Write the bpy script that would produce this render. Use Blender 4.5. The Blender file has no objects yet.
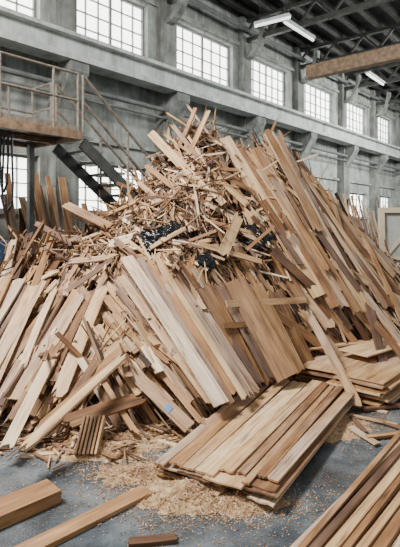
import bpy, math, random, bmesh
from mathutils import Vector, Matrix, noise
R=random.Random(7)
F=480.0; CH=2.0; HY=223.0
scene=bpy.context.scene
col=scene.collection

# ---------------------------------------------------------------- camera
cam=bpy.data.cameras.new("camera"); camo=bpy.data.objects.new("camera",cam); col.objects.link(camo)
camo.location=(0,0,CH); camo.rotation_euler=(math.radians(90),0,0)
cam.sensor_fit='VERTICAL'; cam.sensor_height=24; cam.lens=24*F/547
cam.shift_y=-(273.5-HY)/547.0
cam.clip_end=200
scene.camera=camo

def P(px,py,d): return Vector(((px-200)*d/F, d, CH-(py-HY)*d/F))
def G(px,py,z=0.0):
    d=(CH-z)*F/(py-HY); return Vector(((px-200)*d/F,d,z))

# ---------------------------------------------------------------- materials
def nodes(m):
    m.use_nodes=True; nt=m.node_tree; return nt,nt.nodes,nt.links,nt.nodes["Principled BSDF"]
def ramp(N,stops):
    r=N.new("ShaderNodeValToRGB"); e=r.color_ramp.elements
    while len(e)<len(stops): e.new(0.5)
    for i,(p,c) in enumerate(stops):
        e[i].position=p; e[i].color=(*c,1)
    return r
def mat_simple(name,c1,c2,scale=4,rough=.7,metal=0,bump=.2,detail=6,lo=.35,hi=.65,streak=0):
    m=bpy.data.materials.new(name); nt,N,L,B=nodes(m)
    tc=N.new("ShaderNodeTexCoord"); no=N.new("ShaderNodeTexNoise")
    no.inputs["Scale"].default_value=scale; no.inputs["Detail"].default_value=detail; no.inputs["Roughness"].default_value=.65
    L.new(tc.outputs["Object"],no.inputs["Vector"])
    r=ramp(N,[(lo,c1),(hi,c2)]); L.new(no.outputs["Fac"],r.inputs["Fac"]); out=r.outputs["Color"]
    if streak:
        mp=N.new("ShaderNodeMapping"); mp.inputs["Scale"].default_value=(2.2,2.2,.22); L.new(tc.outputs["Object"],mp.inputs["Vector"])
        n2=N.new("ShaderNodeTexNoise"); n2.inputs["Scale"].default_value=1.5; n2.inputs["Detail"].default_value=8; n2.inputs["Roughness"].default_value=.7
        L.new(mp.outputs["Vector"],n2.inputs["Vector"])
        s=ramp(N,[(.34,(.30,.28,.24)),(.5,(.84,.84,.80)),(.65,(1.1,1.1,1.1))]); L.new(n2.outputs["Fac"],s.inputs["Fac"])
        mx=N.new("ShaderNodeMix"); mx.data_type='RGBA'; mx.blend_type='MULTIPLY'; mx.inputs[0].default_value=streak
        L.new(out,mx.inputs[6]); L.new(s.outputs["Color"],mx.inputs[7]); out=mx.outputs[2]
    L.new(out,B.inputs["Base Color"])
    B.inputs["Roughness"].default_value=rough; B.inputs["Metallic"].default_value=metal
    if bump:
        b=N.new("ShaderNodeBump"); b.inputs["Strength"].default_value=bump; b.inputs["Distance"].default_value=.02
        L.new(no.outputs["Fac"],b.inputs["Height"]); L.new(b.outputs["Normal"],B.inputs["Normal"])
    return m
def mat_wood():
    m=bpy.data.materials.new("sawn_wood"); nt,N,L,B=nodes(m)
    uv=N.new("ShaderNodeUVMap"); uv.uv_map="UVMap"
    mp=N.new("ShaderNodeMapping"); mp.inputs["Scale"].default_value=(1.6,36,1)
    L.new(uv.outputs["UV"],mp.inputs["Vector"])
    n1=N.new("ShaderNodeTexNoise"); n1.inputs["Scale"].default_value=1; n1.inputs["Detail"].default_value=6; n1.inputs["Distortion"].default_value=1.2
    L.new(mp.outputs["Vector"],n1.inputs["Vector"])
    mp2=N.new("ShaderNodeMapping"); mp2.inputs["Scale"].default_value=(2.2,10,1); L.new(uv.outputs["UV"],mp2.inputs["Vector"])
    n2=N.new("ShaderNodeTexNoise"); n2.inputs["Scale"].default_value=1; n2.inputs["Detail"].default_value=6
    L.new(mp2.outputs["Vector"],n2.inputs["Vector"])
    at=N.new("ShaderNodeAttribute"); at.attribute_name="tint"
    ma=N.new("ShaderNodeMath"); ma.operation='MULTIPLY_ADD'; ma.inputs[1].default_value=.6; L.new(n2.outputs["Fac"],ma.inputs[0])
    sb=N.new("ShaderNodeMath"); sb.operation='SUBTRACT'; sb.inputs[1].default_value=.3; L.new(at.outputs["Fac"],sb.inputs[0]); L.new(sb.outputs[0],ma.inputs[2])
    r=ramp(N,[(0,(.034,.017,.009)),(.3,(.17,.08,.038)),(.55,(.43,.245,.12)),(.8,(.72,.50,.29)),(1,(.88,.75,.55))])
    L.new(ma.outputs[0],r.inputs["Fac"])
    n3=N.new("ShaderNodeTexNoise"); n3.inputs["Scale"].default_value=.35; n3.inputs["Detail"].default_value=2; L.new(uv.outputs["UV"],n3.inputs["Vector"])
    sr=ramp(N,[(.35,(.7,.7,.7)),(.55,(1.08,1.08,1.08))]); L.new(n3.outputs["Fac"],sr.inputs["Fac"])
    hs=N.new("ShaderNodeHueSaturation"); L.new(sr.outputs["Color"],hs.inputs["Saturation"]); L.new(r.outputs["Color"],hs.inputs["Color"])
    g=ramp(N,[(.28,(.22,.17,.13)),(.46,(.9,.87,.84)),(.75,(1.15,1.15,1.15))]); L.new(n1.outputs["Fac"],g.inputs["Fac"])
    mx=N.new("ShaderNodeMix"); mx.data_type='RGBA'; mx.blend_type='MULTIPLY'; mx.inputs[0].default_value=.9
    L.new(hs.outputs["Color"],mx.inputs[6]); L.new(g.outputs["Color"],mx.inputs[7]); L.new(mx.outputs[2],B.inputs["Base Color"])
    B.inputs["Roughness"].default_value=.72
    b=N.new("ShaderNodeBump"); b.inputs["Strength"].default_value=.45; b.inputs["Distance"].default_value=.004
    L.new(n1.outputs["Fac"],b.inputs["Height"]); L.new(b.outputs["Normal"],B.inputs["Normal"])
    return m
WOOD=mat_wood()
M_WALL=mat_simple("weathered_plaster",(.22,.232,.218),(.46,.475,.45),1.3,.9,bump=.4,streak=.72)  # wall tones lifted a little to stand in for haze
M_WALLU=mat_simple("grey_concrete",(.15,.156,.147),(.31,.32,.30),1.8,.85,streak=.7)
M_GIRD=mat_simple("pale_painted_steel",(.40,.425,.405),(.62,.645,.62),1.2,.6,streak=.55)
M_PIPE=mat_simple("dark_pipe_paint",(.09,.095,.09),(.18,.185,.175),2,.6)
M_ROOF=mat_simple("dark_roof",(.03,.03,.027),(.075,.072,.065),2,.8)  # darkest roof tones raised, painting in some haze
M_STEEL=mat_simple("dark_steel",(.035,.035,.032),(.08,.078,.07),5,.5,.3)
M_TREAD=mat_simple("worn_grey_tread",(.16,.155,.14),(.32,.31,.28),5,.5,.2)
M_RUST=mat_simple("weathered_brown_timber",(.13,.08,.047),(.30,.195,.12),7,.7)
M_RAIL=mat_simple("worn_rail_paint",(.11,.09,.07),(.26,.215,.165),9,.55)
M_FRAME=mat_simple("window_frame_paint",(.18,.185,.18),(.28,.285,.27),6,.6)
M_CREAM=mat_simple("cream_paint",(.60,.47,.31),(.76,.63,.44),5,.5)
M_PANELI=mat_simple("grey_green_board",(.36,.36,.31),(.50,.50,.44),3,.5)
M_BLACK=mat_simple("black_plastic",(.004,.004,.005),(.012,.012,.014),5,.22,bump=.6)
M_BLUE=mat_simple("blue_plastic",(.02,.08,.2),(.05,.16,.34),5,.4)
M_MOUND=mat_simple("shade_dark_debris",(.010,.005,.003),(.06,.031,.016),14,.95,bump=1)  # near-black brown paints the deep shade between planks
M_DUST=mat_simple("sawdust_grain",(.36,.225,.11),(.68,.47,.26),30,.95,bump=.9)

def mat_glass():
    m=bpy.data.materials.new("daylit_frosted_pane"); nt,N,L,B=nodes(m)
    tc=N.new("ShaderNodeTexCoord"); no=N.new("ShaderNodeTexNoise"); no.inputs["Scale"].default_value=.8; no.inputs["Detail"].default_value=4
    L.new(tc.outputs["Object"],no.inputs["Vector"])
    r=ramp(N,[(.3,(.84,.87,.82)),(.6,(.97,.99,.94))]); L.new(no.outputs["Fac"],r.inputs["Fac"])
    L.new(r.outputs["Color"],B.inputs["Base Color"]); L.new(r.outputs["Color"],B.inputs["Emission Color"])
    B.inputs["Emission Strength"].default_value=6; B.inputs["Roughness"].default_value=.3
    return m
M_PANE=mat_glass()
def mat_lamp():
    m=bpy.data.materials.new("fluorescent_tube"); nt,N,L,B=nodes(m)
    B.inputs["Base Color"].default_value=(.9,.95,.93,1); B.inputs["Emission Color"].default_value=(.95,1,.93,1); B.inputs["Emission Strength"].default_value=1.6
    return m
M_TUBE=mat_lamp()
def mat_floor():
    m=bpy.data.materials.new("grey_concrete_floor"); nt,N,L,B=nodes(m)
    tc=N.new("ShaderNodeTexCoord")
    n1=N.new("ShaderNodeTexNoise"); n1.inputs["Scale"].default_value=1.6; n1.inputs["Detail"].default_value=8; n1.inputs["Roughness"].default_value=.66
    n2=N.new("ShaderNodeTexNoise"); n2.inputs["Scale"].default_value=90; n2.inputs["Detail"].default_value=3
    n3=N.new("ShaderNodeTexNoise"); n3.inputs["Scale"].default_value=1.1; n3.inputs["Detail"].default_value=6
    for q in (n1,n2,n3): L.new(tc.outputs["Object"],q.inputs["Vector"])
    r=ramp(N,[(.38,(.022,.032,.041)),(.5,(.062,.082,.098)),(.66,(.18,.205,.22))]); L.new(n1.outputs["Fac"],r.inputs["Fac"])
    r2=ramp(N,[(.50,(0,0,0)),(.62,(1,1,1))]); L.new(n2.outputs["Fac"],r2.inputs["Fac"])
    r3=ramp(N,[(.42,(.03,.03,.03)),(.64,(.8,.8,.8))]); L.new(n3.outputs["Fac"],r3.inputs["Fac"])
    mx=N.new("ShaderNodeMix"); mx.data_type='RGBA'; mx.inputs[7].default_value=(.30,.22,.15,1)
    ml=N.new("ShaderNodeMath"); ml.operation='MULTIPLY'; L.new(r2.outputs["Color"],ml.inputs[0]); L.new(r3.outputs["Color"],ml.inputs[1])
    L.new(ml.outputs[0],mx.inputs[0]); L.new(r.outputs["Color"],mx.inputs[6]); L.new(mx.outputs[2],B.inputs["Base Color"])
    rr=ramp(N,[(.35,(.32,.32,.32)),(.6,(.7,.7,.7))]); L.new(n1.outputs["Fac"],rr.inputs["Fac"]); L.new(rr.outputs["Color"],B.inputs["Roughness"])
    b=N.new("ShaderNodeBump"); b.inputs["Strength"].default_value=.12; b.inputs["Distance"].default_value=.01; L.new(n2.outputs["Fac"],b.inputs["Height"]); L.new(b.outputs["Normal"],B.inputs["Normal"])
    return m
M_FLOOR=mat_floor()

# ---------------------------------------------------------------- mesh helpers
def mkmesh(name,verts,faces,mats,fm=None,smooth=False):
    me=bpy.data.meshes.new(name); me.from_pydata([tuple(v) for v in verts],[],faces)
    for m in mats: me.materials.append(m)
    if fm: me.polygons.foreach_set("material_index",fm)
    if smooth: me.polygons.foreach_set("use_smooth",[True]*len(faces))
    me.update(); return me
def top(ob,label,cat,group=None,kind=None):
    ob["label"]=label; ob["category"]=cat
    if group: ob["group"]=group
    if kind: ob["kind"]=kind
def mkobj(name,me,M=None,parent=None):
    ob=bpy.data.objects.new(name,me); col.objects.link(ob)
    if parent: ob.parent=parent
    elif M is not None: ob.matrix_world=M
    return ob
BF=[(0,3,2,1),(4,5,6,7),(0,1,5,4),(1,2,6,5),(2,3,7,6),(3,0,4,7)]
class MB:
    def __init__(s): s.v=[];s.f=[];s.m=[]
    def box(s,x0,x1,y0,y1,z0,z1,mi=0):
        b=len(s.v); s.v+=[(x0,y0,z0),(x1,y0,z0),(x1,y1,z0),(x0,y1,z0),(x0,y0,z1),(x1,y0,z1),(x1,y1,z1),(x0,y1,z1)]
        s.f+=[tuple(b+i for i in q) for q in BF]; s.m+=[mi]*6
    def beam(s,a,b,w,h,mi=0,up=Vector((0,0,1))):
        a=Vector(a);b=Vector(b); X=(b-a).normalized()
        Y=up.cross(X)
        if Y.length<1e-3: Y=Vector((0,1,0)).cross(X)
        Y.normalize(); Z=X.cross(Y); i=len(s.v)
        for p in (a,b):
            for sy,sz in ((-1,-1),(1,-1),(1,1),(-1,1)): s.v.append(tuple(p+Y*sy*w/2+Z*sz*h/2))
        s.f+=[(i,i+3,i+2,i+1),(i+4,i+5,i+6,i+7)]+[(i+k,i+(k+1)%4,i+4+(k+1)%4,i+4+k) for k in range(4)]; s.m+=[mi]*6
    def tube(s,a,b,r,n=8,mi=0):
        a=Vector(a);b=Vector(b);X=(b-a).normalized();Y=Vector((0,0,1)).cross(X)
        if Y.length<1e-3: Y=Vector((0,1,0)).cross(X)
        Y.normalize();Z=X.cross(Y);i=len(s.v)
        for p in (a,b):
            for k in range(n):
                t=2*math.pi*k/n; s.v.append(tuple(p+Y*math.cos(t)*r+Z*math.sin(t)*r))
        s.f+=[(i+k,i+(k+1)%n,i+n+(k+1)%n,i+n+k) for k in range(n)]+[tuple(i+k for k in reversed(range(n))),tuple(i+n+k for k in range(n))]
        s.m+=[mi]*(n+2)
    def mesh(s,name,mats): return mkmesh(name,s.v,s.f,mats,s.m)

def plank_geo(L,W,T,r,jag=0.0,nx=4,ny=2,bow=0.0,twist=0.0,ox=0,oy=0):
    V=[];Fc=[];UV=[]
    e0=[r.uniform(0,jag) for _ in range(ny+1)]; e1=[r.uniform(0,jag) for _ in range(ny+1)]
    for i in range(nx+1):
        t=i/nx
        for j in range(ny+1):
            s=j/ny-.5
            x=(t-.5)*L
            if i==0: x+=e0[j]
            if i==nx: x-=e1[j]
            y=s*W; a=twist*(t-.5)
            z0=bow*(4*(t-.5)**2-.33)
            for k in (-.5,.5):
                zz=k*T
                V.append((x,y*math.cos(a)-zz*math.sin(a),z0+y*math.sin(a)+zz*math.cos(a)))
    def id(i,j,k): return (i*(ny+1)+j)*2+k
    def add(f,kind):
        Fc.append(f)
        for q in f:
            v=V[q]
            if kind==0: UV.append((v[0]+ox,v[1]+oy))
            elif kind==1: UV.append((v[0]+ox,v[2]+oy+3))
            else: UV.append((v[1]*.3+ox,v[2]+oy+7))
    for i in range(nx):
        for j in range(ny):
            add((id(i,j,1),id(i+1,j,1),id(i+1,j+1,1),id(i,j+1,1)),0)
            add((id(i,j,0),id(i,j+1,0),id(i+1,j+1,0),id(i+1,j,0)),0)
        add((id(i,0,0),id(i+1,0,0),id(i+1,0,1),id(i,0,1)),1)
        add((id(i,ny,1),id(i+1,ny,1),id(i+1,ny,0),id(i,ny,0)),1)
    for j in range(ny):
        add((id(0,j,1),id(0,j+1,1),id(0,j+1,0),id(0,j,0)),2)
        add((id(nx,j,0),id(nx,j+1,0),id(nx,j+1,1),id(nx,j,1)),2)
    return V,Fc,UV
def wood_mesh(name,V,Fc,UV,tints):
    me=mkmesh(name,V,Fc,[WOOD])
    uv=me.uv_layers.new(name="UVMap"); uv.data.foreach_set("uv",[c for p in UV for c in p])
    at=me.attributes.new("tint",'FLOAT','FACE'); at.data.foreach_set("value",tints)
    return me
NPL=[0]
def tone(t):
    return "pale" if t>.8 else "tan" if t>.62 else "brown" if t>.42 else "reddish-brown" if t>.28 else "dark-brown"
def plank(name,M,L,W,T,t,label,group,jag=0,bow=0,twist=0,bevel=False,cat="wood plank"):
    V,Fc,UV=plank_geo(L,W,T,R,jag,5,5 if jag else 2,bow,twist,R.uniform(0,50),R.uniform(0,50))
    ob=mkobj(name,wood_mesh(name,V,Fc,UV,[t]*len(Fc)),M)
    if bevel:
        b=ob.modifiers.new("bevel",'BEVEL'); b.width=.0015; b.segments=1; b.limit_method='ANGLE'
    top(ob,label,cat,group); NPL[0]+=1
    return ob
def basis(X,Zh,loc):
    X=X.normalized(); Y=Zh.cross(X).normalized(); Z=X.cross(Y)
    M=Matrix((X,Y,Z)).transposed().to_4x4(); M.translation=loc; return M

# ---------------------------------------------------------------- hall shell (wall frame)
U=Vector((412,480,0)).normalized(); ANG=math.atan2(U.y,U.x)
P0=P(100,223,14); P0.z=0
WM=Matrix.Translation(P0)@Matrix.Rotation(ANG,4,'Z')     # local x along wall, local -y into the hall
S=7/6
wt=[(-8.2,-5.5),(-4.35,-1.66),(-.68,1.63),(2.8,5.54),(6.6,9.16),(10.46,13.3),(14.6,17.2),(18.46,20.9),(22.2,24.8),(26,28.6)]
wt=[(a*S,b*S) for a,b in wt]
def struct(ob,label): ob["kind"]="structure"; ob["label"]=label; ob["category"]=ob.name.split("_")[0]
mb=MB(); x=-14
edges=[]
for a,b in wt:
    mb.box(x,a,0,.45,0,10.4); 
    mb.box(a,b,0,.45,0,2.3); mb.box(a,b,0,.45,3.75,7.16); mb.box(a,b,0,.45,8.97,10.4)
    edges.append((x,a)); x=b
mb.box(x,x+10,0,.45,0,10.4)
struct(mkobj("wall_back",mb.mesh("wall_back",[M_WALL]),WM),"weathered grey plaster factory wall with two window rows")
n=0
for (a,b) in wt:
    for (z0,z1) in ((7.16,8.97),(2.3,3.75)):
        n+=1; w=MB(); fw=.07
        w.box(a,b,.26,.28,z0,z1,1)
        w.box(a,b,.18,.27,z0,z0+fw);w.box(a,b,.18,.27,z1-fw,z1);w.box(a,a+fw,.18,.27,z0,z1);w.box(b-fw,b,.18,.27,z0,z1)
        nx=6
        for i in range(1,nx): 
            xx=a+(b-a)*i/nx; q=.03 if i!=nx//2 else .08; w.box(xx-q/2,xx+q/2,.2,.265,z0,z1)
        for i in range(1,4):
            zz=z0+(z1-z0)*i/4; w.box(a,b,.2,.265,zz-.015,zz+.015)
        w.box(a-.08,b+.08,-.1,.2,z0-.08,z0)
        struct(mkobj("window_%d"%n,w.mesh("window",[M_FRAME,M_PANE]),WM),"multi-pane steel factory window with bright daylight")
tn=0
def trim(m,label):
    global tn; tn+=1; struct(mkobj("trim_%d"%tn,m,WM),label)
for (a,b) in edges[1:]:
    c=(a+b)/2; hw=.36; w=MB()
    w.box(c-hw,c+hw,-.4,0,0,6.1); w.box(c-hw*.8,c+hw*.8,-.28,0,6.1,10.2)
    i=len(w.v)
    for xx in (c-hw*.8,c+hw*.8):
        w.v+=[(xx,-.4,5.0),(xx,-.4,6.15),(xx,-.95,6.15),(xx,-.95,5.9)]
    w.f+=[(i,i+1,i+2,i+3),(i+7,i+6,i+5,i+4),(i,i+3,i+7,i+4),(i+3,i+2,i+6,i+7),(i+2,i+1,i+5,i+6)]; w.m+=[0]*5
    pts=[(-.28-.8*math.sin(k*math.pi/16),8.6+1.3*(1-math.cos(k*math.pi/16))) for k in range(9)]
    for p,q in zip(pts,pts[1:]): w.beam((c,p[0],p[1]),(c,q[0],q[1]),.3,.16)
    trim(w.mesh("pilaster",[M_WALLU]),"grey concrete pilaster between factory windows")
w=MB(); w.box(-14,40,-1.0,-.45,6.15,6.3);w.box(-14,40,-.8,-.65,6.3,6.75);w.box(-14,40,-1.0,-.45,6.75,6.85); w.box(-14,40,-.76,-.68,6.85,6.93)
trim(w.mesh("girder",[M_GIRD]),"pale painted steel crane girder running along the wall")
w=MB(); w.box(-14,40,-.14,0,6.9,7.04); w.box(-14,40,-.1,0,9.05,9.2); w.box(-14,40,-.12,0,4.3,4.42)
trim(w.mesh("ledge",[M_WALL]),"plaster ledge bands along the wall")
for zz,r,yy in ((5.6,.07,-.5),(5.35,.04,-.48),(9.6,.09,-.45)):
    w=MB(); w.tube((-14,yy,zz),(40,yy,zz),r,10); trim(w.mesh("pipe",[M_PIPE]),"long service pipe fixed along the wall")
w=MB(); w.box(-14,40,-10.5,.45,10.4,10.6); o=mkobj("ceiling",w.mesh("ceiling",[M_ROOF]),WM); struct(o,"dark corrugated factory roof")
for k in range(12):
    w=MB(); y=-.6-k*.85; w.box(-14,40,y-.05,y+.05,10.12,10.4); w.box(-14,40,y-.1,y+.1,10.1,10.14); trim(w.mesh("purlin",[M_STEEL]),"dark steel roof purlin")
for (a,b) in edges[2:]:
    c=(a+b)/2; w=MB()
    w.box(c-.09,c+.09,-10.4,0,9.2,9.38); w.box(c-.08,c+.08,-10.4,0,10.0,10.12)
    for k in range(8):
        y=-k*1.3; w.beam((c,y,9.33),(c,y-.65,10.05),.08,.08); w.beam((c,y-.65,10.05),(c,y-1.3,9.33),.08,.08)
    trim(w.mesh("truss",[M_STEEL]),"dark steel lattice roof truss")
a=P(308,73,19); nrm=Vector((U.y,-U.x,0))
w=MB(); w.beam(a,a+nrm*6.5,.35,.5); o=mkobj("trim_%d"%(tn+1),w.mesh("timber_beam",[M_RUST])); struct(o,"tan timber roof beam crossing the hall"); tn+=1
w=MB(); w.box(-30,45,-12,55,-.1,0); o=mkobj("floor",w.mesh("floor",[M_FLOOR])); struct(o,"worn blue-grey concrete floor with sawdust specks")

def lamp(a,b):
    e=bpy.data.objects.new("fluorescent_lamp",None); col.objects.link(e); e.location=(a+b)/2
    top(e,"long fluorescent tube lamp hanging from the dark roof","ceiling lamp","fluorescent lamps under the roof")
    a=a-e.location; b=b-e.location
    w=MB(); w.beam(a,b,.22,.08); o=mkobj("housing",w.mesh("housing",[M_GIRD]),parent=e)
    w=MB(); w.tube(a+Vector((0,0,-.08)),b+Vector((0,0,-.08)),.05); o=mkobj("tube",w.mesh("tube",[M_TUBE]),parent=e)
    for t in (.15,.85):
        w=MB(); p=a.lerp(b,t); w.tube(p,p+Vector((0,0,1.1)),.012,5); mkobj("hanger",w.mesh("hanger",[M_STEEL]),parent=e)
lamp(G(285,20,9.0),G(313,38,9.0)); lamp(G(255,24,9.0),G(290,15,9.0)); lamp(G(367,72,9),G(383,83,9))

# ---------------------------------------------------------------- platform + staircase
S0=P(78,223,9.5); S0.z=0
PM=Matrix.Translation(S0)@Matrix.Rotation(ANG,4,'Z'); PZ=3.8
e=bpy.data.objects.new("steel_platform",None); col.objects.link(e); e.matrix_world=PM
top(e,"raised steel platform with brown deck edge and guard rails","platform")
w=MB(); w.box(-4.5,0,0,1.7,PZ-.06,PZ); mkobj("deck",w.mesh("deck",[M_STEEL]),parent=e)
w=MB(); w.box(-4.5,0,-.06,0,PZ-.15,PZ+.02); w.box(0,.06,-.06,1.7,PZ-.15,PZ+.02); w.box(-4.5,0,1.7,1.76,PZ-.15,PZ+.02); w.box(-4.5,0,.8,.86,PZ-.15,PZ-.06)
mkobj("edge_beam",w.mesh("edge_beam",[M_RUST]),parent=e)
w=MB()
for y in (0,1.7):
    for x in (0,-.55,-1.6,-2.7,-3.8): w.tube((x,y,PZ),(x,y,PZ+1.15),.027)
    for z in (1.15,.62): w.tube((-4.5,y,PZ+z),(0,y,PZ+z),.027)
    w.box(-4.5,0,y-.01,y+.01,PZ,PZ+.12)
for z in (1.15,.62): w.tube((0,.95,PZ+z),(0,1.7,PZ+z),.027)
w.tube((0,.95,PZ),(0,.95,PZ+1.15),.027)
mkobj("guard_rail",w.mesh("guard_rail",[M_RAIL]),parent=e)
for x,y in ((-.1,1.6),(-3.2,1.6),(-3.2,.1)):
    w=MB(); w.box(x-.06,x+.06,y-.06,y+.06,.02,PZ-.06); w.box(x-.12,x+.12,y-.12,y+.12,0,.02); mkobj("support_post",w.mesh("support_post",[M_PIPE]),parent=e)
for p,q in (((-3.1,.1,PZ-.9),(-2.2,.1,PZ-.1)),):
    w=MB(); w.beam(p,q,.06,.06); mkobj("brace",w.mesh("brace",[M_STEEL]),parent=e)
e=bpy.data.objects.new("steel_staircase",None); col.objects.link(e); e.matrix_world=PM
top(e,"dark steel staircase with thin tubular handrails beside the platform","staircase")
RUN=4.8
for y in (.0,.95):
    w=MB(); w.beam((.1,y,PZ-.2),(RUN,y,.1),.05,.24); mkobj("stringer",w.mesh("stringer",[M_STEEL]),parent=e)
for k in range(17):
    t=(k+.7)/17.5; w=MB(); x=.08+RUN*t; z=PZ*(1-t)+.1; w.box(x-.15,x+.15,.03,.92,z-.05,z); mkobj("tread",w.mesh("tread",[M_TREAD]),parent=e)
w=MB()
for y in (.0,.95):
    for h in (1.15,.62): w.tube((.12,y,PZ+h),(RUN,y,h),.033)
    for k in range(5):
        t=k/4; w.tube((.12+(RUN-.12)*t,y,PZ*(1-t)),(.12+(RUN-.12)*t,y,PZ*(1-t)+1.15),.03)
mkobj("handrail",w.mesh("handrail",[M_RAIL]),parent=e)

for pts in ([(4,133),(3,165),(2,190),(4,205),(8,211),(12,205),(13,185),(12,155),(12,133)],[(1,133),(0,160),(1,185),(4,192),(7,183),(8,160),(8,133)]):
    w=MB(); q=[P(x,y,8.6) for x,y in pts]
    for a,b in zip(q,q[1:]): w.tube(a,b+(b-a).normalized()*.01,.022,8)
    o=mkobj("hose",w.mesh("hose",[M_BLACK])); top(o,"black rubber hose hanging in a loop from the platform","hose","hoses hanging from the platform")

# ---------------------------------------------------------------- the heap
RX=[-7,-5.5,-4.2,-3.1,-2.5,-1.95,-1.4,-.78,-.35,-.05,.3,.55,.85,1.2,1.56,2.03,2.5,3.1,3.8,4.6]
RH=[0,.5,1.05,1.32,1.45,1.68,2.0,2.7,3.15,3.4,3.25,2.98,3.08,3.15,2.9,2.3,1.85,1.25,.6,0]
BX=[-6,-2,-1,0,.6,1.2,2.5,4]
BY=[4.6,4.4,4.45,4.8,5.3,6.0,6.6,7]
def interp(x,X,Y):
    if x<=X[0]: return Y[0]
    for i in range(1,len(X)):
        if x<=X[i]:
            t=(x-X[i-1])/(X[i]-X[i-1]); return Y[i-1]*(1-t)+Y[i]*t
    return Y[-1]
def H(x,y):
    h=interp(x,RX,RH); yb=interp(x,BX,BY); yr=7.7
    if y<=yb or h<=0: return -.02
    if y<yr: s=(y-yb)/(yr-yb); z=h*(s**.85)
    else:
        s=(y-yr)/(1.6 if x<-1.2 else 2.2)
        if s>=1: return -.02
        z=h*(1-s*s)
    z+= .2*noise.noise(Vector((x*1.3,y*1.3,0)))*min(1,z*2)+.09*noise.noise(Vector((x*4,y*4,3)))*min(1,z*2)
    return max(z,-.02)
def HN(x,y):
    e=.15; return Vector((-(H(x+e,y)-H(x-e,y))/(2*e),-(H(x,y+e)-H(x,y-e))/(2*e),1)).normalized()
def hit(px,py,lift=0.0):
    d=3.0
    while d<9.5:
        p=P(px,py,d)
        if p.z<=max(H(p.x,p.y),0)+lift: return p
        d+=.02
    return None
def flow(px,py):
    if px<105 and py>262: a=-62
    elif py>250 and px<320: a=58
    elif px>=225: a=56
    elif px<140: a=-18 if int(px/17+py/23)%3 else 40
    else: a=50 if int(px/19+py/21)%3 else -25
    return a
def flow_world(x,y,a):
    z=H(x,y); e=.1; hx=(H(x+e,y)-H(x-e,y))/(2*e); hy=(H(x,y+e)-H(x,y-e))/(2*e)
    u=math.cos(a); v=math.sin(a)
    a11=1/y; a12=-x/y/y; a21=-hx/y; a22=-hy/y+(z-CH)/y/y
    det=a11*a22-a12*a21
    if abs(det)<.004: return Vector((u,v*.3,-v)).normalized()
    s=(u*a22-a12*v)/det; t=(a11*v-a21*u)/det
    return Vector((s,t,hx*s+hy*t)).normalized()
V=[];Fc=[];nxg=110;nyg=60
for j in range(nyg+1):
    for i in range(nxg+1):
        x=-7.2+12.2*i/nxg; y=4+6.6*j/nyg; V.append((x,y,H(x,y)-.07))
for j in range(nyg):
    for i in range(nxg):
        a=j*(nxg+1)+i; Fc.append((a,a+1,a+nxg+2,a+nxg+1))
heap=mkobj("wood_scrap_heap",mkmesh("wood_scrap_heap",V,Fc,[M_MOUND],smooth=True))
top(heap,"huge wood mound under the planks, darkened as shade in gaps","wood scrap",kind="stuff")

SV=[];SF=[];SU=[];ST=[]
def add_stuff(M,L,W,T,t,jag=0,nx=1):
    V,Fc,UV=plank_geo(L,W,T,R,jag,nx,1,0,0,R.uniform(0,50),R.uniform(0,50)); b=len(SV)
    SV.extend((M@Vector(v))[:] for v in V); SF.extend(tuple(b+q for q in f) for f in Fc); SU.extend(UV); ST.extend([t]*len(Fc))
def proj(x,y,z): return 200+x*F/y, HY+(CH-z)*F/y
def pose(x,y,z,tilt,jit,nj=.3):
    n=HN(x,y); px,py=proj(x,y,z)
    a=math.radians(flow(px,py)+R.gauss(0,jit))
    t=flow_world(x,y,a)
    t=(t+n*R.gauss(0,tilt)).normalized()
    nn=(n+Vector((R.gauss(0,nj),R.gauss(0,nj),R.gauss(0,nj)))).normalized()
    return basis(t,nn,Vector((x,y,z)))
def sample_heap(ymin=4.3,ymax=9.0,m=.9):
    while 1:
        y=R.uniform(ymin,ymax); x=R.uniform(-.47*y-m,.47*y+m*.8); h=H(x,y)
        if h>=.05: return x,y,h
for k in range(4600):
    x,y,h=sample_heap(); f=h/3.4
    up=f>=.42
    low=(not up) and x<.2
    L=R.uniform(.45,1.35)*(1.1-.3*f); W=R.choice((.009,.014,.02,.028,.045))*R.uniform(.8,1.2)
    if low:
        if R.random()<.5: continue
        W*=1.7; L*=1.15
    add_stuff(pose(x,y,h+R.uniform(-.08,.12 if up else .03),.13 if up else .04,42 if (up and x<.9) else 9,.5 if up else .3),L,W,R.uniform(.007,.018),min(.97,max(.03,R.gauss(.46,.25))),jag=R.choice((0,.08)),nx=2)
cnt=0
while cnt<5200:
    x,y,h=sample_heap(); f=h/3.4
    if f<.45 and R.random()<.8: continue
    if f>=.5 and x>.9 and R.random()<.5: continue
    cnt+=1
    L=min(.6,.05+R.expovariate(7))*(1.1-.3*f); W=R.choice((.004,.007,.01,.015,.022,.04))*R.uniform(.7,1.2); T=R.uniform(.003,.009)
    add_stuff(pose(x,y,h+R.uniform(-.08,.08),.3,60,.5),L,W,T,min(1,max(.02,R.gauss(.48,.26))),jag=R.choice((0,.05,.12)))
for k in range(1300):
    x=R.uniform(-3,3.2); y=interp(x,BX,BY)-abs(R.gauss(0,.24))+.15
    M=basis(Vector((R.uniform(-1,1),R.uniform(-1,1),R.gauss(0,.06))),Vector((0,0,1)),Vector((x,y,R.uniform(.01,.06))))
    add_stuff(M,R.uniform(.05,.38),R.uniform(.008,.035),R.uniform(.004,.015),R.gauss(.5,.24),.04)
o=mkobj("loose_wood_offcuts",wood_mesh("loose_wood_offcuts",SV,SF,SU,ST))
top(o,"countless small broken offcuts, laths and splinters covering the heap","wood scrap",kind="stuff")

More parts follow.
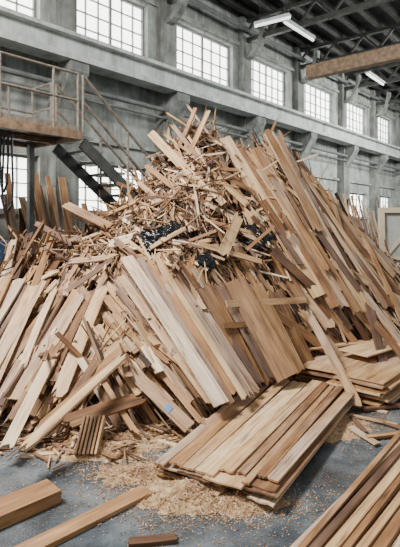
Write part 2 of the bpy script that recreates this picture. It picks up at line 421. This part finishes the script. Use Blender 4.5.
HP=[
# left cluster
(4,452,72,318,10,.84,.16),(-8,418,52,300,13,.72,.22),(-16,395,36,284,15,.8,.28),(-6,382,62,290,10,.5,.18),(14,400,78,290,11,.7,.22),
(-20,345,20,279,16,.74,.2),(-4,330,46,280,10,.4,.14),(30,415,95,300,8,.4,.14),(104,284,57,398,12,.78,.28),(92,290,48,385,9,.42,.18),
(-12,372,30,300,7,.5,.2),(-14,430,22,360,11,.6,.16),(6,430,60,340,9,.46,.14),(20,370,56,285,8,.76,.24),(-10,300,18,262,9,.6,.12),(2,318,34,268,8,.4,.12),
(-14,384,44,282,6,.66,.3),(2,402,66,292,6,.34,.24),(24,396,84,292,6,.76,.24),(-16,362,30,282,5,.34,.26),(12,440,80,312,6,.6,.18),
(40,420,98,318,9,.6,.12),(52,410,104,322,8,.7,.12),(-18,330,8,276,12,.62,.22),(-20,440,0,400,12,.7,.16),
(128,352,22,450,10,.78,.28),(60,424,146,396,15,.42,.24),(118,360,34,432,8,.5,.16),(70,395,128,345,9,.64,.12),(10,262,60,275,8,.55,.08),
(126,366,190,428,12,.62,.16),(108,318,150,372,9,.4,.12),(85,318,70,362,8,.5,.1),(96,330,140,398,9,.6,.12),(86,330,50,400,6,.3,.1),
# centre fan
(126,256,222,404,14,.82,.34),(139,257,232,404,6,.3,.30),(147,256,240,402,9,.52,.26),(155,255,246,400,6,.7,.31),(162,255,252,398,8,.4,.30),(170,256,258,394,6,.62,.24),(177,257,264,390,6,.26,.22),(186,262,270,384,9,.54,.2),
(120,276,212,404,8,.68,.26),(114,288,204,406,7,.42,.2),(108,300,196,410,8,.6,.14),(133,278,206,392,6,.22,.12),(152,254,230,380,4,.8,.34),(168,254,240,366,4,.2,.34),
(112,312,186,404,6,.55,.2),(106,330,176,412,6,.7,.14),(192,268,262,376,5,.7,.22),
# wide panels at the foot
(206,286,258,386,18,.46,.24),(218,282,274,380,12,.36,.26),(234,280,288,378,22,.52,.30),(254,284,300,374,20,.58,.28),(274,290,310,368,14,.4,.2),
(196,270,240,346,8,.46,.1),(226,304,306,300,6,.64,.38),(256,308,290,366,12,.62,.35),(246,306,262,346,6,.3,.35),(222,326,250,324,5,.34,.33),
# right bank of long boards
(224,142,318,300,12,.7,.22),(236,152,334,312,9,.44,.18),(248,150,344,310,9,.66,.24),(256,150,356,316,8,.32,.2),(268,132,372,322,11,.66,.3),(276,142,380,318,7,.3,.22),(286,150,388,308,9,.54,.22),
(298,160,396,292,8,.42,.14),(244,206,332,330,11,.7,.3),(262,200,350,330,9,.3,.18),(230,186,300,300,9,.42,.12),(266,128,320,232,10,.48,.34),(278,134,330,234,7,.62,.28),
(310,176,394,276,7,.6,.18),(320,200,404,302,8,.44,.16),(336,226,406,318,8,.66,.12),(216,150,262,236,7,.36,.18),(290,236,376,332,10,.58,.22),
(306,258,392,338,8,.34,.12),(268,246,316,290,8,.2,.34),(330,262,404,302,7,.74,.16),(258,168,340,292,5,.8,.3),(300,170,386,296,5,.74,.24),(234,166,300,268,5,.22,.2),
(262,304,330,352,9,.44,.12),(310,190,376,284,5,.2,.22),(326,218,396,310,5,.28,.18),(346,214,402,276,6,.55,.14),
(240,148,322,284,4,.28,.27),(262,150,352,304,4,.72,.27),(282,160,372,300,4,.2,.27),(294,168,382,304,4,.7,.22),(252,216,330,318,4,.24,.3),(272,178,330,276,6,.42,.34),(300,206,360,292,6,.36,.28),
# crown and upper left
(150,132,214,200,8,.8,.24),(166,146,226,208,6,.62,.2),(180,148,246,210,6,.74,.18),(196,108,176,154,4,.6,.1),(209,110,188,156,4,.74,.14),
(146,166,208,214,5,.5,.12),(138,182,196,234,5,.7,.14),(64,204,112,228,9,.42,.18),(108,244,138,237,12,.92,.24),(60,246,104,232,5,.7,.1),
(90,222,140,200,5,.6,.12),(34,252,86,236,6,.5,.12),(34,222,72,244,5,.4,.14),(176,176,236,178,4,.4,.12),(222,256,240,214,10,.72,.26),(124,214,176,196,4,.8,.12),
(150,262,216,242,5,.64,.14),(198,244,262,262,6,.7,.2),(204,220,262,236,4,.6,.16),(70,262,120,256,8,.66,.12),(16,290,60,270,6,.8,.12),
(84,270,130,300,6,.7,.1),(212,170,260,196,5,.34,.12),(186,196,242,226,5,.8,.12),(170,122,200,160,4,.5,.1),(100,236,60,262,4,.42,.1),(118,252,160,226,5,.5,.1),
(150,248,186,228,4,.7,.22),(142,232,184,246,4,.5,.24),(240,232,278,250,4,.66,.24),(246,250,274,226,3,.5,.26),
]
def near_hit(px,py,lift):
    p=hit(px,py,lift)
    return p if p else P(px,py,7.6)
def slab_label(t,L,where="leaning on the scrap heap"):
    sz="long" if L>1.2 else "medium-length" if L>.6 else "short"
    return "%s %s wooden plank %s"%(sz,tone(t),where)
def pxplank(x1,y1,x2,y2,wp,t,lf,name,where,jag,group,nj=.13):
    a=near_hit(x1,y1,lf); b=near_hit(x2,y2,lf)
    if a.z<.04: a=G(x1,max(y1,300),.03)
    if b.z<.04: b=G(x2,max(y2,300),.03)
    L=(b-a).length; mid=(a+b)/2; W=wp*mid.y/F/.92
    up=0
    for k in range(1,8):
        q=a.lerp(b,k/8); up=max(up,H(q.x,q.y)+.03-q.z)
    n=HN(mid.x,mid.y); n=(n+Vector((0,-.25,.1))).normalized()
    n=(n+Vector((R.gauss(0,nj),R.gauss(0,nj*.8),0))).normalized()
    M=basis(b-a,n,mid+n*up*.6)
    T=R.uniform(.014,.026)
    return plank(name,M,L,W,T,t,slab_label(t,L,where),group,jag=jag,bow=R.uniform(-.02,.02),twist=R.uniform(-.14,.14)),L,W,T
for (x1,y1,x2,y2,wp,t,lf) in HP:
    o,L,W,T=pxplank(x1,y1,x2,y2,wp,max(.12,min(.93,t*.97+R.gauss(0,.05))),lf,"wood_plank","leaning on the scrap heap",R.choice((.01,.05,.12)),"planks on the heap",.17)
    if (x1,y1)==(126,366):
        o["label"]="short brown wooden plank with a blue paint mark"
        w=MB(); w.box(L*.16,L*.24,-W*.35,W*.2,T/2-.004,T/2+.006); q=mkobj("paint_mark",w.mesh("paint_mark",[M_BLUE]),parent=o)

k=0
while k<105:
    px=R.uniform(0,400); py=R.uniform(135,415)
    if 195<px<315 and 275<py<385: continue
    c=hit(px,py,.05)
    if c is None or H(c.x,c.y)<.15: continue
    k+=1
    a=math.radians(flow(px,py)+R.gauss(0,9 if py>250 or px>225 else 30)); lp=R.uniform(50,115) if py>240 or px>230 else R.uniform(25,60)
    dx=math.cos(a)*lp/2; dy=math.sin(a)*lp/2
    t=min(.95,max(.1,R.gauss(.5,.2)))
    pxplank(px-dx,py-dy,px+dx,py+dy,R.uniform(3,6)*(1.5 if py>270 else .55),t,R.uniform(.05,.14),"broken_board","with rough ends in the heap",R.uniform(.04,.2),"broken boards in the heap",.2)
for k in range(56):
    x=R.choice((R.uniform(-2.9,-.3),R.uniform(-.6,.5),R.uniform(.5,2.4))); y=R.uniform(7.3,8.0); h=H(x,y); t=R.uniform(.2,.8)
    d=Vector((R.gauss(0,.8),R.gauss(0,.3),R.uniform(.3,1))).normalized(); L=R.uniform(.35,1.1)
    M=basis(d,Vector((0,-1,.3)),Vector((x,y,h+L*.2)))
    plank("splintered_lath",M,L,R.uniform(.012,.04),.012,t,"thin %s splintered lath sticking out of the heap"%tone(t),"splintered laths on the crest",jag=.15,cat="wood lath")

# ---------------------------------------------------------------- neat stacks
UP=Vector((0,0,1))
def quadstack(A,B,C,D,z0,layers,ncol,T,group,label,tt,topw,toptt,ttop,bev=True,off=.05,jag=.02,g=.006,zv=.003,ss=.03):
    def brd(f0,f1,z,T,t,o,lift=0,g=g,aj=0):
        fm=(f0+f1)/2; n=A.lerp(B,fm+aj); f=D.lerp(C,fm-aj); d=(f-n).normalized()
        W=((B-A).length+(C-D).length)/2*(f1-f0)-g
        m=(n+f)/2+d*o; m.z=z+T/2+lift
        plank("stacked_plank",basis(d,UP,m),(f-n).length*R.uniform(.97,1.01),W,T,t,label%tone(t),group,bow=R.uniform(-.003,.003),bevel=bev,jag=jag)
    for f in (.1,.5,.9):
        a=A.lerp(D,f); b=B.lerp(C,f); m=(a+b)/2; m.z=z0+.02
        plank("bearer",basis(b-a,UP,m),(b-a).length*.95,.07,.038,.3,"short square timber bearer under the plank stack",group,bevel=True,cat="timber bearer")
    z=z0+.04
    for l in range(layers):
        ws=[R.uniform(.7,1.3) for _ in range(ncol)]; s=sum(ws); f=R.uniform(-ss,ss)
        for c in range(ncol):
            brd(f,f+ws[c]/s,z,T,min(.9,max(.15,tt[(c+l*2)%len(tt)]+R.uniform(-.12,.12))),R.uniform(-off,off)); f+=ws[c]/s
        z+=T+.004
    s=sum(topw); f=0
    for i,(wd_,t) in enumerate(zip(topw,toptt)):
        brd(f,f+wd_/s,z,ttop,t,R.uniform(-off,off)*.8,((i*2)%3)*zv,g*1.3,R.uniform(-.012,.012)); f+=wd_/s
    return z+ttop
def flat(v): v=v.copy(); v.z=0; return v
quadstack(flat(G(157,460,.17)),flat(G(277,485,.17)),flat(G(361,386,.17)),flat(G(258,375,.17)),0,6,4,.014,"planks in the low front stack","flat %s plank in a low stack on the floor",[.5,.66,.36,.6,.28,.74,.45],
  [.10,.13,.13,.18,.13,.09,.07,.09,.12],[.6,.52,.64,.82,.66,.42,.56,.4,.6],.018,off=.08,g=.012,zv=.007,ss=.05)
quadstack(flat(G(306,361,.34)),flat(G(378,378,.34)),flat(G(452,337,.34)),flat(G(350,330,.34)),0,9,2,.021,"boards in the rear stack","broad flat %s board in a stack beside the heap",[.45,.62,.36,.66],
  [.5,.5],[.66,.6],.018,off=.09,ss=.05)
p1=P(300,346,6.15); p2=P(376,338,6.6); p1.z=.385;p2.z=.385
plank("stacked_plank",basis(p2-p1,UP,(p1+p2)/2),(p2-p1).length,.14,.02,.72,"tan plank laid across the rear stack","boards in the rear stack",bevel=True,jag=.03)
p1=G(352,352,.4); p2=G(410,336,.4); m=(p1+p2)/2; m.z=.385
plank("stacked_plank",basis(p2-p1,UP,m),(p2-p1).length,.42,.018,.78,"wide tan sheet laid loosely on the rear stack","boards in the rear stack",bevel=True,jag=.02)

C=G(270,560,.1); C.z=0
X3=Vector((.64,.77,0)).normalized(); Y3=Vector((X3.y,-X3.x,0))
for l in range(4):
    for c in range(12):
        W=.04+.025*((c*7+l*3)%3)/2; y=.03+c*.074+R.uniform(-.008,.008)+l*.015; off=R.uniform(-.12,.14)-(.06*c if c<4 else .035*c)
        ctr=C+X3*(1.2+off)+Y3*y; ctr.z=.014+l*.028+R.uniform(0,.005)
        t=[.4,.8,.5,.24,.7,.44,.62][(c+l*3)%7]
        plank("bundle_plank",basis(X3+Y3*R.uniform(-.025,.025),UP,ctr),2.3,W,.022,t,"narrow %s plank in a loose bundle on the floor"%tone(t),"planks in the loose floor bundle",bevel=True,jag=.03)
def floorpiece(x1,y1,x2,y2,W,T,t,label,z=0,name="floor_plank"):
    a=G(x1,y1,z+T);b=G(x2,y2,z+T); m=(a+b)/2; m.z=z+T/2+.001
    return plank(name,basis(b-a,UP,m),(b-a).length,W,T,t,label,"loose pieces on the floor",bevel=True,bow=.002,jag=.012)
floorpiece(-50,527,55,484,.22,.09,.46,"thick brown timber beam lying on the floor",name="floor_beam")
floorpiece(10,556,148,488,.13,.035,.52,"flat brown plank lying on the dusty floor")
floorpiece(128,541,177,536,.07,.03,.22,"short dark brown offcut lying on the floor",name="wood_offcut")
floorpiece(22,455,62,452,.05,.02,.85,"short pale offcut lying on the floor",name="wood_offcut")
floorpiece(128,430,180,446,.05,.02,.85,"pale lath lying at the foot of the heap",name="wood_offcut")
floorpiece(150,418,185,440,.07,.02,.6,"short tan board at the foot of the heap",name="wood_offcut")
for (q) in ((350,414,398,424,.62),(366,400,402,396,.5),(366,436,402,432,.55),(366,392,402,406,.45),(352,404,388,412,.8),(362,408,402,404,.3),(350,426,378,444,.7),(376,418,404,428,.4),(352,416,366,432,.25)):
    floorpiece(*q[:4],R.uniform(.03,.08),R.uniform(.012,.025),q[4],"%s board lying between the plank stacks"%tone(q[4]),z=R.choice((0,.02)),name="wood_offcut")
for i in range(6):
    a=G(76+i*4,458,.0); b=a+Vector((.02,.25,.22)); m=(a+b)/2; m.z+=.02
    plank("short_slat",basis(b-a,Vector((1,0,0)),m),.34,.09,.02,.45+.1*(i%3),"short slat in a small bundle leaning on the heap","short slats in a small bundle",bevel=True,cat="wood slat")

for i in range(46):
    left=i<16
    if left: t0=R.uniform(-3.2,.2); h=R.uniform(2.2,3.3)
    else: t0=R.uniform(11.5,23); h=R.uniform(2.4,3.6)
    tt=R.uniform(.15,.6)
    a=WM@Vector((t0,-1.15-R.uniform(0,.3),0)); b=WM@Vector((t0+R.uniform(-.3,.3),-.5,h))
    plank("leaning_board",basis(b-a,Vector((U.y,-U.x,.3)),(a+b)/2),(b-a).length,R.uniform(.1,.28),.03,tt,"tall %s board leaning upright against the factory wall"%tone(tt),"boards leaning against the wall")

def bag(px,py,r,seed,name="plastic_bag",mat=M_BLACK,label="crumpled black plastic bag caught in the heap",cat="bag",lift=.04):
    p=near_hit(px,py,lift); n=HN(p.x,p.y); bm=bmesh.new(); bmesh.ops.create_icosphere(bm,subdivisions=5,radius=r)
    M=basis(Vector((1,.1*seed%.7,0)),n,Vector((0,0,0))).to_3x3()
    for v in bm.verts:
        c=v.co/r
        rid=1-abs(noise.noise(c*2.2+Vector((seed,0,0))))*2.6
        rid2=1-abs(noise.noise(c*5+Vector((0,seed,0))))*2
        v.co*=.62+.4*noise.noise(c*1.2+Vector((seed,seed,0)))+.26*rid+.09*rid2
        v.co.z*=.42; v.co=M@v.co
    me=bpy.data.meshes.new(name); bm.to_mesh(me); bm.free(); me.materials.append(mat)
    for pl in me.polygons: pl.use_smooth=True
    o=mkobj(name,me,Matrix.Translation(p)); top(o,label,cat)
bag(160,240,.26,1,lift=.1); bag(177,231,.22,5,lift=.1); bag(258,238,.23,9,lift=.14); bag(206,262,.13,12,lift=.13)
bag(148,238,.10,15,"plastic_scrap",M_BLUE,"small crumpled blue plastic scrap in the heap","plastic scrap",.14)

V=[];Fc=[];ns=24
prof=[(0,0),(.28,0),(.3,.03),(.29,.28),(.31,.31),(.29,.34),(.29,.58),(.31,.61),(.29,.64),(.3,.86),(.28,.9),(.25,.88),(0,.88)]
for r_,z_ in prof:
    for k in range(ns): a=2*math.pi*k/ns; V.append((max(r_,.001)*math.cos(a),max(r_,.001)*math.sin(a),z_*1.6))
for i in range(len(prof)-1):
    for k in range(ns): Fc.append((i*ns+k,i*ns+(k+1)%ns,(i+1)*ns+(k+1)%ns,(i+1)*ns+k))
o=mkobj("barrel",mkmesh("barrel",V,Fc,[M_BLUE],smooth=True),Matrix.Translation((P(-4,262,9.9).x,9.9,0))@Matrix.Scale(1.13,4)); top(o,"blue ribbed plastic barrel standing on the floor","barrel")

e=bpy.data.objects.new("framed_panel",None); col.objects.link(e); e.location=(P(407,223,9).x,9,0); e.rotation_euler=(math.radians(-5),0,math.radians(-6))
top(e,"cream painted wooden frame with grey panel beside the heap","window frame")
w=MB(); 
for (x0,x1,z0,z1) in ((-.46,.46,0,.12),(-.46,.46,2.2,2.3),(-.46,-.37,.12,2.2),(.37,.46,.12,2.2),(-.37,.37,1.3,1.36)): w.box(x0,x1,-.05,.05,z0,z1)
w.beam((-.3,0,1.42),(.3,0,2.14),.03,.05)
mkobj("frame",w.mesh("frame",[M_CREAM]),parent=e)
w=MB(); w.box(-.37,.37,.02,.04,.12,2.2); mkobj("panel",w.mesh("panel",[M_PANELI]),parent=e)

# ---------------------------------------------------------------- sawdust
def drift(px,py,rx,ry,h,seed):
    c=G(px,py); V=[];Fc=[];n=34;m=80
    for i in range(n+1):
        for k in range(m):
            a=2*math.pi*k/m; rr=i/n
            ed=1+.45*noise.noise(Vector((math.cos(a)*1.7,math.sin(a)*1.7,seed)))+.25*noise.noise(Vector((math.cos(a)*6,math.sin(a)*6,seed)))
            x=math.cos(a)*rx*rr*ed;y=math.sin(a)*ry*rr*ed
            z=h*(1-rr)**1.3*(1+.7*noise.noise(Vector((x*7,y*7,seed))))+.018*noise.noise(Vector((x*25,y*25,seed)))*(1-rr)
            V.append((x,y,max(z,0)+.002*(1-rr)-.002*(i==n)+.001))
    for i in range(n):
        for k in range(m): Fc.append((i*m+k,i*m+(k+1)%m,(i+1)*m+(k+1)%m,(i+1)*m+k))
    o=mkobj("sawdust_drift",mkmesh("sawdust_drift",V,Fc,[M_DUST],smooth=True),Matrix.Translation(c)); top(o,"thin drift of golden sawdust on the concrete floor","sawdust",kind="stuff")
DR=[(190,496,.42,.24,.11,1),(100,450,.5,.2,.07,2),(398,517,.25,.16,.08,3),(140,474,.36,.18,.06,4),(236,504,.36,.14,.05,5),(335,425,.4,.3,.04,6),(125,440,.5,.2,.05,7)]
for d in DR: drift(*d)
SV=[];SF=[];SU=[];ST=[]
for d in DR:
    c=G(d[0],d[1])
    for k in range(3600):
        a=R.uniform(0,6.28); r=abs(R.gauss(0,.9)); x=c.x+math.cos(a)*r*d[2]*1.1; y=c.y+math.sin(a)*r*d[3]*1.1
        if y<2.6: continue
        big=R.random()<.06
        M=basis(Vector((R.uniform(-1,1),R.uniform(-1,1),R.gauss(0,.2))),Vector((R.gauss(0,.3),R.gauss(0,.3),1)),Vector((x,y,.004+max(0,d[4]*max(0,1-r)**1.3)*1.05)))
        add_stuff(M,R.uniform(.03,.09) if big else R.uniform(.004,.016),R.uniform(.003,.007),.002,R.uniform(.4,.85))
for k in range(7000):
    y=R.uniform(2.7,5.4); x=R.uniform(-.5*y,.5*y)
    if noise.noise(Vector((x*1.5,y*1.5,9)))<R.uniform(-.4,.3): continue
    M=basis(Vector((R.uniform(-1,1),R.uniform(-1,1),0)),UP,Vector((x,y,.003)))
    add_stuff(M,R.uniform(.004,.018),R.uniform(.002,.005),.002,R.uniform(.3,.75))
o=mkobj("wood_shavings",wood_mesh("wood_shavings",SV,SF,SU,ST)); top(o,"scattered wood shavings and chips on the floor","wood shavings",kind="stuff")

# ---------------------------------------------------------------- light
wd=bpy.data.worlds.new("world"); scene.world=wd; wd.use_nodes=True
bg=wd.node_tree.nodes["Background"]; bg.inputs[0].default_value=(.93,.98,1.0,1); bg.inputs[1].default_value=.55
def area(loc,target,size,power,colr):
    l=bpy.data.lights.new("skylight",'AREA'); l.size=size; l.energy=power; l.color=colr
    o=bpy.data.objects.new("skylight",l); col.objects.link(o); o.location=loc
    o.rotation_euler=(Vector(target)-Vector(loc)).to_track_quat('-Z','Y').to_euler()
area((-4.6,3.2,8.6),(0.3,6.5,1),2.3,1950,(1,.98,.94))  # added key lamp standing in for soft daylight from upper left
area((15,19,9.2),(10,27,4.5),5,4200,(.97,1,.97))  # added lamp brightening the far wall in place of haze
area((5,11.5,9.6),(-1,17,6),4,520,(.97,1,.97))  # added lamp to wash the wall
print("individual planks",NPL[0])
